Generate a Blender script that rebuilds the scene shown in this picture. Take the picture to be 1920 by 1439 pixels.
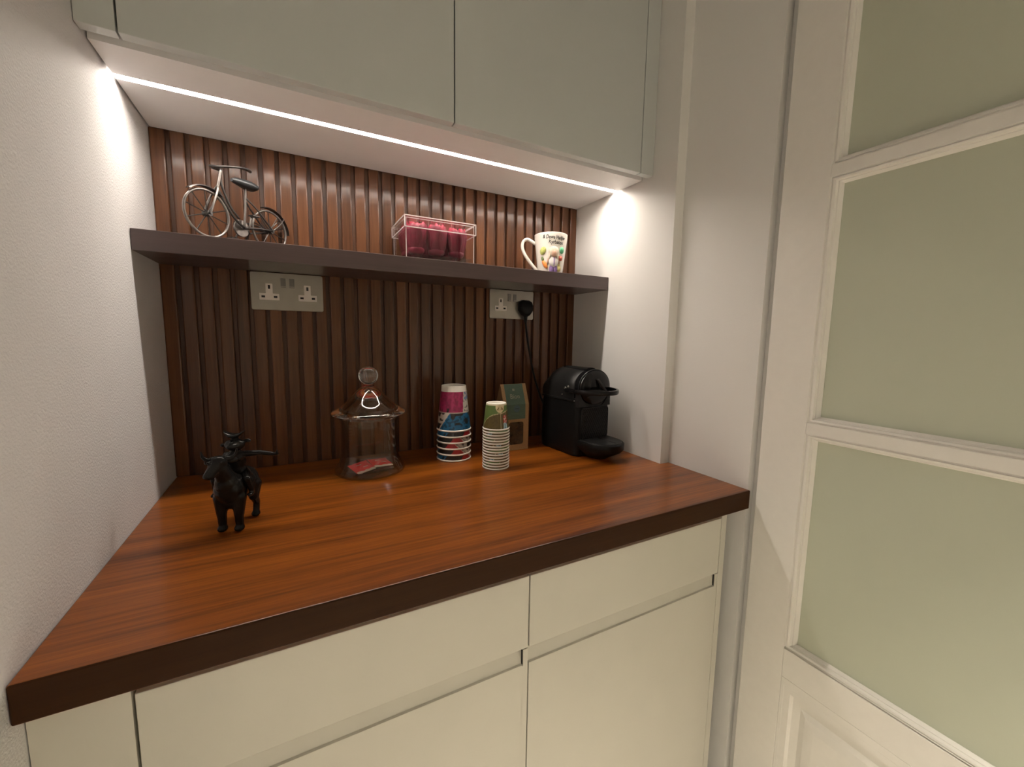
import bpy, bmesh, math, random
from mathutils import Vector, Matrix
for o in list(bpy.data.objects): bpy.data.objects.remove(o)
random.seed(7)
SC = bpy.context.scene
COL = SC.collection
PI = math.pi

# ------------------------------------------------------------------ camera
# counter top is z = 0, slat fronts are y = 0, left wall is x = 0 (metres)
cam_d = bpy.data.cameras.new('camera'); cam = bpy.data.objects.new('camera', cam_d); COL.objects.link(cam)
_r = Vector((0.884068, -0.467118, 0.014965)); _u = Vector((0.040333, 0.108158, 0.993315)); _f = Vector((0.465614, 0.877555, -0.114459))
M = Matrix(((_r.x, _u.x, -_f.x, 0.23824), (_r.y, _u.y, -_f.y, -1.09487), (_r.z, _u.z, -_f.z, 0.31317), (0, 0, 0, 1)))
cam.matrix_world = M
cam_d.sensor_fit = 'HORIZONTAL'; cam_d.sensor_width = 36.0; cam_d.lens = 767.81 / 1920 * 36.0
cam_d.clip_start = 0.02
SC.camera = cam
# ------------------------------------------------------------------ world, exposure
w = bpy.data.worlds.new('world'); SC.world = w; w.use_nodes = True
w.node_tree.nodes['Background'].inputs[0].default_value = (1.0, 0.9, 0.75, 1)
w.node_tree.nodes['Background'].inputs[1].default_value = 0.03
SC.view_settings.view_transform = 'Standard'; SC.view_settings.look = 'None'
SC.view_settings.gamma = 1.0; SC.view_settings.use_curve_mapping = False
SC.view_settings.exposure = 0.0
SC.cycles.transparent_max_bounces = 48
LED_STRENGTH = 100.0
LED_COLOR = (1.0, 0.89, 0.775, 1)
ROOM_STRENGTH = 4000.0
ROOM_COLOR = (1.0, 0.92, 0.78, 1)

# ------------------------------------------------------------------ measured sizes
W, H = 1.0423, 0.7129          # niche width, underside of upper cabinets
XR = 1.071                     # right wall / door plane
S, TS, DS = 0.4853, 0.0362, 0.162   # shelf top, thickness, depth
DC, TC, DN = 0.600, 0.040, 0.384    # counter depth, thickness; depth of the niche's right cheek
ZF, ZC = -0.92, 1.52           # floor, ceiling

# ------------------------------------------------------------------ materials
def nt(name):
    m = bpy.data.materials.new(name); m.use_nodes = True
    t = m.node_tree; b = t.nodes['Principled BSDF']
    return m, t, b
def mat(name, col, rough=0.5, metal=0.0, coat=0.0, spec=0.5, noise=0.0, nscale=60, bump=0.0, bscale=300, emis=None, estr=0, trans=0.0, ior=1.45, coatr=0.1, sss=0):
    m, t, b = nt(name)
    b.inputs['Base Color'].default_value = (*col, 1); b.inputs['Roughness'].default_value = rough
    b.inputs['Metallic'].default_value = metal; b.inputs['Coat Weight'].default_value = coat; b.inputs['Coat Roughness'].default_value = coatr
    b.inputs['Specular IOR Level'].default_value = spec; b.inputs['Transmission Weight'].default_value = trans; b.inputs['IOR'].default_value = ior
    if emis: b.inputs['Emission Color'].default_value = emis; b.inputs['Emission Strength'].default_value = estr
    tc = t.nodes.new('ShaderNodeTexCoord')
    if noise:
        n = t.nodes.new('ShaderNodeTexNoise'); n.inputs['Scale'].default_value = nscale; n.inputs['Detail'].default_value = 5
        t.links.new(tc.outputs['Object'], n.inputs['Vector'])
        r = t.nodes.new('ShaderNodeValToRGB')
        r.color_ramp.elements[0].position = .3; r.color_ramp.elements[1].position = .7
        r.color_ramp.elements[0].color = (*[c * (1 - noise) for c in col], 1); r.color_ramp.elements[1].color = (*[min(1, c * (1 + noise)) for c in col], 1)
        t.links.new(n.outputs['Fac'], r.inputs['Fac']); t.links.new(r.outputs['Color'], b.inputs['Base Color'])
    if bump:
        n = t.nodes.new('ShaderNodeTexNoise'); n.inputs['Scale'].default_value = bscale; n.inputs['Detail'].default_value = 4
        t.links.new(tc.outputs['Object'], n.inputs['Vector'])
        k = t.nodes.new('ShaderNodeBump'); k.inputs['Strength'].default_value = bump; k.inputs['Distance'].default_value = 0.002
        t.links.new(n.outputs['Fac'], k.inputs['Height']); t.links.new(k.outputs['Normal'], b.inputs['Normal'])
    return m
def wood(name, c1, c2, axis, rough, coat, coatr, fine=1.0, rnd=True, stripe=True, spec=.5):
    """straight-grained timber: grain runs along the given axis"""
    m, t, b = nt(name)
    tc = t.nodes.new('ShaderNodeTexCoord'); mp = t.nodes.new('ShaderNodeMapping')
    add = t.nodes.new('ShaderNodeVectorMath'); add.operation = 'ADD'
    t.links.new(tc.outputs['Object'], add.inputs[0])
    oi = t.nodes.new('ShaderNodeObjectInfo')
    if rnd:
        mul = t.nodes.new('ShaderNodeMath'); mul.operation = 'MULTIPLY'; mul.inputs[1].default_value = 7.0
        t.links.new(oi.outputs['Random'], mul.inputs[0])
        cb = t.nodes.new('ShaderNodeCombineXYZ')
        for k in range(3): t.links.new(mul.outputs[0], cb.inputs[k])
        t.links.new(cb.outputs[0], add.inputs[1])
    sc = [1.0, 1.0, 1.0]; sc[axis] = 0.035
    mp.inputs['Scale'].default_value = sc
    t.links.new(add.outputs[0], mp.inputs['Vector'])
    n1 = t.nodes.new('ShaderNodeTexNoise'); n1.inputs['Scale'].default_value = 22 * fine; n1.inputs['Detail'].default_value = 3; n1.inputs['Distortion'].default_value = .25
    n2 = t.nodes.new('ShaderNodeTexNoise'); n2.inputs['Scale'].default_value = 170 * fine; n2.inputs['Detail'].default_value = 6; n2.inputs['Roughness'].default_value = .7
    t.links.new(mp.outputs[0], n1.inputs['Vector']); t.links.new(mp.outputs[0], n2.inputs['Vector'])
    mx = t.nodes.new('ShaderNodeMath'); mx.operation = 'MULTIPLY_ADD'; mx.inputs[1].default_value = .55
    hf = t.nodes.new('ShaderNodeMath'); hf.operation = 'MULTIPLY'; hf.inputs[1].default_value = .45
    t.links.new(n2.outputs['Fac'], hf.inputs[0]); t.links.new(n1.outputs['Fac'], mx.inputs[0]); t.links.new(hf.outputs[0], mx.inputs[2])
    r = t.nodes.new('ShaderNodeValToRGB'); r.color_ramp.elements[0].position = .36; r.color_ramp.elements[1].position = .63
    r.color_ramp.elements[0].color = (*c1, 1); r.color_ramp.elements[1].color = (*c2, 1)
    t.links.new(mx.outputs[0], r.inputs['Fac'])
    last = r.outputs['Color']
    if rnd:
        hsv = t.nodes.new('ShaderNodeHueSaturation'); mr = t.nodes.new('ShaderNodeMapRange')
        mr.inputs['To Min'].default_value = .80; mr.inputs['To Max'].default_value = 1.2
        t.links.new(oi.outputs['Random'], mr.inputs['Value']); t.links.new(mr.outputs[0], hsv.inputs['Value'])
        t.links.new(last, hsv.inputs['Color']); last = hsv.outputs['Color']
    t.links.new(last, b.inputs['Base Color'])
    b.inputs['Roughness'].default_value = rough; b.inputs['Coat Weight'].default_value = coat; b.inputs['Coat Roughness'].default_value = coatr
    b.inputs['Specular IOR Level'].default_value = spec
    k = t.nodes.new('ShaderNodeBump'); k.inputs['Strength'].default_value = .12; k.inputs['Distance'].default_value = .0006
    t.links.new(n2.outputs['Fac'], k.inputs['Height']); t.links.new(k.outputs['Normal'], b.inputs['Normal'])
    return m
def colattr(name, rough=.45, coat=0.0):
    m, t, b = nt(name)
    a = t.nodes.new('ShaderNodeVertexColor'); a.layer_name = 'print'
    t.links.new(a.outputs['Color'], b.inputs['Base Color']); b.inputs['Roughness'].default_value = rough; b.inputs['Coat Weight'].default_value = coat
    return m
def glass(name, col=(1, 1, 1), refl=.04, k=4.0):
    """thin clear sheet: straight see-through plus a mirror sheen that grows toward grazing angles"""
    m = bpy.data.materials.new(name); m.use_nodes = True; t = m.node_tree
    t.nodes.remove(t.nodes['Principled BSDF']); out = t.nodes['Material Output']
    tr = t.nodes.new('ShaderNodeBsdfTransparent'); tr.inputs[0].default_value = (*col, 1)
    gl = t.nodes.new('ShaderNodeBsdfGlossy'); gl.inputs['Roughness'].default_value = .015
    lw = t.nodes.new('ShaderNodeLayerWeight'); lw.inputs[0].default_value = .5
    pw = t.nodes.new('ShaderNodeMath'); pw.operation = 'POWER'; pw.inputs[1].default_value = k
    ma = t.nodes.new('ShaderNodeMath'); ma.operation = 'MULTIPLY_ADD'; ma.inputs[1].default_value = .85; ma.inputs[2].default_value = refl
    mx = t.nodes.new('ShaderNodeMixShader')
    t.links.new(lw.outputs['Facing'], pw.inputs[0]); t.links.new(pw.outputs[0], ma.inputs[0]); t.links.new(ma.outputs[0], mx.inputs[0])
    t.links.new(tr.outputs[0], mx.inputs[1]); t.links.new(gl.outputs[0], mx.inputs[2]); t.links.new(mx.outputs[0], out.inputs['Surface'])
    return m

WALL = mat('wall_paint', (.75, .745, .76), .62, bump=.6, bscale=330, noise=.02, nscale=9)
WALLS = mat('wall_paint_smooth', (.81, .80, .78), .6, bump=.08, bscale=300)
CEIL = mat('ceiling_paint', (.82, .8, .76), .8, noise=.02, nscale=8)
FLOORM = mat('floor_tile', (.70, .64, .54), .3, noise=.06, nscale=5)
LACQ = mat('cabinet_lacquer', (.61, .64, .64), .38, coat=.15, coatr=.25, noise=.012, nscale=14)
LACQB = mat('base_cabinet_lacquer', (.62, .60, .53), .33, coat=.2, coatr=.2, noise=.012, nscale=14)
PANELW = mat('underside_laminate', (.88, .87, .88), .4, noise=.01, nscale=20)
DARK = mat('shadow_gap_black', (.03, .027, .024), .8, noise=.1)  # black that puts the shade of narrow gaps into the colour
SLATW = wood('slat_timber', (.062, .024, .0105), (.158, .063, .0265), 2, .4, .55, .18, 1.0, spec=.15)
BACKW = wood('slat_backing_timber', (.060, .023, .010), (.130, .052, .022), 2, .45, .1, .3, 1.0, False)
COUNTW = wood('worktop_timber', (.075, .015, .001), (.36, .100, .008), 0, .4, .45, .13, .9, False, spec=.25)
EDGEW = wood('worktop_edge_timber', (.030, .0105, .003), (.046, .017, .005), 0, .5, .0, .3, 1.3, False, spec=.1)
SHELFW = wood('shelf_timber', (.058, .036, .034), (.080, .051, .050), 0, .35, .25, .16, 1.3, False)
DOORP = mat('door_paint', (.86, .835, .79), .42, bump=.06, bscale=260, noise=.012)
FROST = mat('frosted_glass', (.60, .63, .51), .5, trans=.06, noise=.012, nscale=6, coat=.15, coatr=.35, ior=1.3)
STEEL = mat('brushed_steel', (.36, .335, .295), .36, metal=.85, noise=.04, nscale=40)
STEELD = mat('dark_steel_switch', (.20, .19, .18), .32, metal=.9, noise=.05)
WPLAS = mat('white_plastic', (.80, .75, .70), .4, noise=.01)
HOLE = mat('pin_hole_black', (.012, .011, .01), .6, noise=.05)
BPLAS = mat('black_plastic_matt', (.009, .009, .009), .35, noise=.08, bump=.05, bscale=900, spec=.18)
BGLOSS = mat('black_plastic_gloss', (.008, .008, .009), .14, noise=.08, spec=.3)
BGREY = mat('black_plastic_grey', (.016, .016, .016), .3, noise=.06, spec=.22)
BRONZE = mat('black_patinated_metal', (.010, .0095, .009), .13, spec=.24, noise=.15, nscale=90)
PEWT = mat('aged_pewter', (.20, .185, .175), .36, metal=.9, noise=.18, nscale=120)
PEWTD = mat('dark_pewter', (.075, .07, .068), .38, metal=.85, noise=.18, nscale=120)
SADDLE = mat('dark_painted_saddle', (.05, .055, .06), .3, metal=.3, noise=.15)
GLASS = glass('clear_glass', (.95, .945, .93), .05, 2.6)
LIDG = mat('clear_lid_glass', (.97, .975, .97), .0, trans=1.0, ior=1.45)
ACRYL = glass('clear_acrylic', (.985, .98, .98), .03, 5.0)
AEDGE = mat('acrylic_edge_highlight', (.92, .86, .86), .25, trans=.25, noise=.02)  # near-white tone stands in for light piped to the acrylic edges
PETAL = mat('crimson_petal', (.40, .018, .060), .55, noise=.25, nscale=70)
PETALD = mat('dark_crimson_petal', (.20, .010, .038), .55, noise=.25, nscale=70)
BLKB = mat('black_insert', (.06, .05, .05), .25, noise=.1)
CERAM = mat('white_ceramic', (.84, .80, .73), .16, coat=.6, coatr=.05, noise=.008)
INK = mat('black_marker', (.02, .018, .016), .5, noise=.1)
PAPERW = mat('white_paper', (.90, .87, .80), .55, noise=.02)
CUPP = colattr('large_cup_print', .35, .2)
CUPS = colattr('small_cup_print', .4, .15)
KRAFT = mat('kraft_paper', (.40, .245, .115), .65, noise=.08, nscale=300)
KRAFTD = mat('kraft_paper_dark', (.22, .13, .065), .7, noise=.08, nscale=300)
GREENL = mat('green_paper_label', (.095, .155, .115), .55, noise=.05, nscale=200)
BLUEL = mat('blue_label_disc', (.085, .15, .175), .55, noise=.04)
CREAM = mat('cream_print', (.45, .44, .32), .55, noise=.02)
FAINT = mat('faint_print', (.145, .215, .155), .55, noise=.02)
WINDO = mat('dark_film_window', (.035, .024, .013), .14, noise=.7, nscale=75, coat=.3)
RED = mat('red_foil_sachet', (.78, .025, .018), .35, noise=.06, nscale=40)
PALE = mat('sachet_print_white', (.75, .6, .52), .5, noise=.02)
SKIN = mat('clay_skin', (.50, .31, .22), .5, noise=.05)
HAIR = mat('clay_hair_pale', (.68, .59, .47), .5, noise=.15, nscale=300)
COAT = mat('clay_coat_white', (.80, .76, .74), .45, noise=.03)
PURP = mat('clay_trousers_purple', (.27, .17, .40), .5, noise=.08)
LIME = mat('clay_lime_green', (.50, .55, .16), .45, noise=.3, nscale=160)
GREEN = mat('clay_green', (.12, .45, .24), .45, noise=.15, nscale=120)
LEAF = mat('clay_leaf_green', (.16, .22, .08), .5, noise=.1)
ORANGE = mat('clay_orange', (.80, .27, .06), .45, noise=.12, nscale=160)
TOMATO = mat('clay_red', (.60, .16, .12), .45, noise=.1)
YELL = mat('clay_yellow', (.62, .55, .22), .45, noise=.12)
LEDM = mat('led_diffuser', (1, 1, 1), .5, emis=LED_COLOR, estr=LED_STRENGTH)
LAMPM = mat('ceiling_lamp_diffuser', (1, 1, 1), .5, emis=ROOM_COLOR, estr=ROOM_STRENGTH)
CHAN = mat('grey_grip_channel', (.30, .29, .28), .5, noise=.03)
ALU = mat('aluminium_profile', (.75, .74, .72), .35, metal=.8, noise=.02)

# ------------------------------------------------------------------ mesh helpers
class MB:
    def __init__(s): s.v = []; s.f = []
    def add(s, vs, fs, T=None):
        n = len(s.v)
        s.v += [tuple(T @ Vector(p)) if T else tuple(p) for p in vs]
        s.f += [[i + n for i in q] for q in fs]
        return s
    def box(s, x0, x1, y0, y1, z0, z1, T=None):
        x0, x1 = min(x0, x1), max(x0, x1); y0, y1 = min(y0, y1), max(y0, y1); z0, z1 = min(z0, z1), max(z0, z1)
        vs = [(x, y, z) for z in (z0, z1) for y in (y0, y1) for x in (x0, x1)]
        return s.add(vs, [(0, 2, 3, 1), (4, 5, 7, 6), (0, 1, 5, 4), (2, 6, 7, 3), (0, 4, 6, 2), (1, 3, 7, 5)], T)
    def prism(s, poly, d0, d1, axis=2, T=None):
        """extrude a 2D polygon (counter-clockwise) along an axis; poly is given in the other two axes, in order"""
        n = len(poly)
        def mk(p, d):
            q = [p[0], p[1]]; q.insert(axis, d); return tuple(q)
        vs = [mk(p, d0) for p in poly] + [mk(p, d1) for p in poly]
        fs = [tuple(range(n - 1, -1, -1)), tuple(range(n, 2 * n))] + [(i, (i + 1) % n, n + (i + 1) % n, n + i) for i in range(n)]
        if axis == 1: fs = [tuple(reversed(q)) for q in fs]
        return s.add(vs, fs, T)
    def rings(s, rings, closed=True, caps=True, T=None):
        n = len(rings[0]); vs = [p for r in rings for p in r]; fs = []
        for i in range(len(rings) - 1):
            for j in range(n if closed else n - 1):
                k = (j + 1) % n
                fs.append((i * n + j, i * n + k, (i + 1) * n + k, (i + 1) * n + j))
        if caps:
            fs.append(tuple(range(n - 1, -1, -1))); fs.append(tuple(range((len(rings) - 1) * n, len(rings) * n)))
        return s.add(vs, fs, T)
    def lathe(s, prof, n=48, T=None, closed=False):
        """profile [(r,z)...] revolved about z"""
        P = list(prof) + ([prof[0]] if closed else [])
        vs = []; fs = []; idx = []
        for r, z in P:
            if r < 1e-7: idx.append([len(vs)] * n); vs.append((0, 0, z))
            else:
                idx.append(list(range(len(vs), len(vs) + n)))
                vs += [(r * math.cos(2 * PI * j / n), r * math.sin(2 * PI * j / n), z) for j in range(n)]
        if closed: idx[-1] = idx[0]; vs = vs[:len(vs) - (n if P[-1][0] > 1e-7 else 1)]
        for i in range(len(P) - 1):
            for j in range(n):
                k = (j + 1) % n
                q = [idx[i][j], idx[i][k], idx[i + 1][k], idx[i + 1][j]]
                q = [a for m_, a in enumerate(q) if a not in q[:m_]]
                if len(q) > 2: fs.append(q)
        return s.add(vs, fs, T)
    def tube(s, pts, r, n=10, caps=True, closed=False, flat=1.0, T=None):
        pts = [Vector(p) for p in pts]; m = len(pts)
        rs = r if isinstance(r, (list, tuple)) else [r] * m
        tang = []
        for i in range(m):
            a = pts[(i - 1) % m] if (closed or i > 0) else pts[i]; b = pts[(i + 1) % m] if (closed or i < m - 1) else pts[i]
            tang.append((b - a).normalized())
        up = Vector((0, 0, 1)) if abs(tang[0].z) < .9 else Vector((1, 0, 0))
        nrm = (up - tang[0] * up.dot(tang[0])).normalized(); rings = []
        for i in range(m):
            nrm = (nrm - tang[i] * nrm.dot(tang[i])).normalized(); bi = tang[i].cross(nrm)
            rings.append([pts[i] + (nrm * math.cos(2 * PI * j / n) + bi * math.sin(2 * PI * j / n) * flat) * rs[i] for j in range(n)])
        if closed: rings.append(rings[0])
        return s.rings(rings, True, caps and not closed, T)
    def ell(s, c, r, nu=16, nv=10, T=None):
        prof = [(math.sin(PI * i / nv), -math.cos(PI * i / nv)) for i in range(nv + 1)]
        prof[0] = (0, -1); prof[-1] = (0, 1)
        X = Matrix.Translation(c) @ Matrix.Diagonal((r[0], r[1], r[2], 1))
        if T: X = T @ X
        return s.lathe(prof, nu, X)
    def build(s, name, m, parent=None, smooth=False, bevel=0, seg=2, loc=None, angle=35):
        me = bpy.data.meshes.new(name); me.from_pydata([tuple(p) for p in s.v], [], s.f)
        bm = bmesh.new(); bm.from_mesh(me); bmesh.ops.recalc_face_normals(bm, faces=bm.faces[:]); bm.to_mesh(me); bm.free()
        me.materials.append(m)
        if smooth: me.polygons.foreach_set('use_smooth', [True] * len(me.polygons))
        o = bpy.data.objects.new(name, me); COL.objects.link(o)
        if parent: o.parent = parent
        if loc: o.location = loc
        if bevel:
            b = o.modifiers.new('bevel', 'BEVEL'); b.width = bevel; b.segments = seg; b.limit_method = 'ANGLE'; b.angle_limit = math.radians(angle)
        if smooth and smooth != 'all':
            me.set_sharp_from_angle(angle=math.radians(40))
        return o
def link(name, me, parent=None, loc=None, rot=None):
    o = bpy.data.objects.new(name, me); COL.objects.link(o); o.parent = parent
    if loc: o.location = loc
    if rot: o.rotation_euler = rot
    return o
def thing(name, label, cat, loc=(0, 0, 0), rz=0, group=None):
    o = bpy.data.objects.new(name, None); COL.objects.link(o); o.location = loc; o.rotation_euler = (0, 0, rz)
    o.empty_display_size = .02
    return tag(o, label, cat, group)
def tag(o, label, cat, group=None):
    o['label'] = label; o['category'] = cat
    if group: o['group'] = group
    return o
def struct(o): o['kind'] = 'structure'; return o
def rrect(w, h, r, n=5, cx=0, cy=0):
    p = []
    for (sx, sy, a0) in ((1, 1, 0), (-1, 1, 90), (-1, -1, 180), (1, -1, 270)):
        for i in range(n + 1):
            a = math.radians(a0 + 90 * i / n); p.append((cx + sx * (w / 2 - r) + r * math.cos(a), cy + sy * (h / 2 - r) + r * math.sin(a)))
    return p
def text_mesh(body, size, shear=0.0, extr=0.0, bold=0.0):
    """flat lettering as verts/faces in XY, origin at left baseline; returns verts, faces, width"""
    cu = bpy.data.curves.new('lettering', 'FONT'); cu.body = body; cu.size = size; cu.shear = shear; cu.extrude = extr; cu.resolution_u = 3; cu.offset = bold
    o = bpy.data.objects.new('lettering', cu); COL.objects.link(o)
    bpy.context.view_layer.update()
    me = o.evaluated_get(bpy.context.evaluated_depsgraph_get()).to_mesh()
    vs = [tuple(q.co) for q in me.vertices]; fs = [tuple(p.vertices) for p in me.polygons]
    bpy.data.objects.remove(o); bpy.data.curves.remove(cu)
    wd = max((q[0] for q in vs), default=0)
    return vs, fs, wd

# ================================================================== the room
def room():
    struct(MB().box(-.12, 0, -1.75, .14, ZF, ZC).build('wall_left', WALL))
    wb = struct(MB().box(0, XR + .2, .0095, .14, ZF, ZC).build('wall_back', BACKW))
    pitch = (W - .0245) / 32
    m = MB(); poly = []
    hw, rr = .0121, .0028
    m.prism([(-hw, 0.0094), (-hw, rr), (-hw + rr * .3, rr * .3), (-hw + rr, 0), (hw - rr, 0), (hw - rr * .3, rr * .3), (hw, rr), (hw, .0094)], 0.0005, H - .0008, 2)
    sl = m.build('slat', SLATW, wb)
    sl.location = (.0123, 0, 0)
    for i in range(1, 33): link('slat', sl.data, wb, (.0123 + i * pitch, 0, 0))
    # right cheek of the niche, and the recessed wall beside the counter
    struct(MB().prism([(W, .0095), (W, -DN), (XR, -DN), (XR, -.593), (XR + .2, -.593), (XR + .2, .0095)][::-1], ZF, ZC, 2).build('wall_right', WALLS))
    struct(MB().box(XR + .019, XR + .0235, -.6100, -.5935, ZF, ZC - .001).build('trim_1', WALLS))
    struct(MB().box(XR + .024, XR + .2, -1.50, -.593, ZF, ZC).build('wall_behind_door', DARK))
    struct(MB().box(XR, XR + .2, -4.2, -1.50, ZF, ZC).build('wall_right', WALLS))
    struct(MB().box(-1.9, XR + .2, -4.32, -4.2, ZF, ZC).build('wall_front', WALLS))
    struct(MB().box(-1.9, -1.78, -4.2, -1.75, ZF, ZC).build('wall_side', WALLS))
    struct(MB().box(-1.9, -.12, -1.75, -1.63, ZF, ZC).build('wall_return', WALLS))
    struct(MB().box(-1.9, XR + .2, -4.32, .14, ZF - .1, ZF).build('floor', FLOORM))
    struct(MB().box(-1.9, XR + .2, -4.32, .14, ZC, ZC + .1).build('ceiling', CEIL))
    for k, (x, y, nm) in enumerate(((.50, -1.65, 'unseen round ceiling downlight nearest the coffee corner'), (-.30, -2.60, 'unseen round ceiling downlight at the far side of the room'))):
        t = thing('ceiling_light', nm, 'light', (x, y, ZC), 0, 'ceiling lights')
        MB().lathe([(.090, -.0005), (.096, -.0005), (.096, -.220), (.090, -.220)], 40, closed=True).build('cutoff_can', BGREY, t, True)  # unseen can, shaped deep to keep the beam off worktop and wall cabinets
        MB().lathe([(0, -.001), (.050, -.001), (.050, -.010), (0, -.010)], 40).build('diffuser', LAMPM, t)
room()

def door():
    d = bpy.data.objects.new('door_1', None); COL.objects.link(d); struct(d)
    d.location = (XR, -.611, ZF + .01)
    # local: u = distance from the hinge edge toward the viewer (world -y); z from door bottom
    z0 = ZF + .01; x0, x1 = 0.0, .022
    Wd = .79; us, ue = .097, .693         # glass opening
    def bx(name, ua, ub, za, zb, xa=x0, xb=x1, m=DOORP, bev=.0012):
        return MB().box(xa, xb, -ua, -ub, za - z0, zb - z0).build(name, m, d, bevel=bev)
    fl = .0165                              # moulding width
    bx('stile', 0, us - fl, z0, 1.14); bx('stile', ue + fl, Wd, z0, 1.14)
    panes = [(-.277, .129), (.175, .583), (.6285, 1.037)]
    ua, ub = us - fl, ue + fl
    bx('rail', ua, ub, -.277 - .075, -.277 - fl + .001); bx('rail', ua, ub, 1.037 + fl, 1.14)
    bx('rail', ua, ub, .129 + .012, .175 - .012); bx('rail', ua, ub, .583 + .012, .6285 - .012)
    bx('rail', ua, ub, z0, z0 + .10)
    def mould(uA, uB, zA, zB, f, fz):
        """stepped bead around an opening, one mesh"""
        m = MB()
        prof = [(0, .0), (.08, .0028), (.20, .0028), (.28, .0004), (.52, .0015), (.62, .0062), (.72, .0062), (1.0, .0120), (1.0, .020), (0, .020)]
        rings = []
        for (cu_, cz, su, sz) in ((uA, zA, -1, -1), (uB, zA, 1, -1), (uB, zB, 1, 1), (uA, zB, -1, 1)):
            rings.append([(dx, -(cu_ + su * f * (1 - t)), cz + sz * fz * (1 - t) - z0) for t, dx in prof])
        rings.append(rings[0]); m.rings(rings, True, False)
        m.build('moulding', DOORP, d)
    for za, zb in panes:
        MB().box(.0128, .0175, -us + .002, -ue - .002, za - .002 - z0, zb + .002 - z0).build('pane', FROST, d)
    mould(us, ue, -.277, .129, fl, .0125); mould(us, ue, .175, .583, fl, .0125); mould(us, ue, .6285, 1.037, fl, .0125)
    # lower solid panel with a raised field
    pa, pb, pza, pzb = us - .010, ue + .010, z0 + .10, -.366
    m = MB()
    prof = [(0, .0003), (.012, .0003), (.016, .006), (.030, .0065), (.040, .003), (.056, .001)]
    rings = [[(dx, -(pa + o_), pza + o_ - z0), (dx, -(pb - o_), pza + o_ - z0), (dx, -(pb - o_), pzb - o_ - z0), (dx, -(pa + o_), pzb - o_ - z0)] for o_, dx in prof]
    m.rings(rings, True, False); m.add(rings[-1], [(0, 1, 2, 3)]); m.build('lower_panel', DOORP, d)
    bx('rail', us - fl, us - .009, z0 + .1, -.352); bx('rail', ue + .009, ue + fl, z0 + .1, -.352); bx('rail', us - .011, ue + .011, -.367, -.352)
door()

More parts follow.
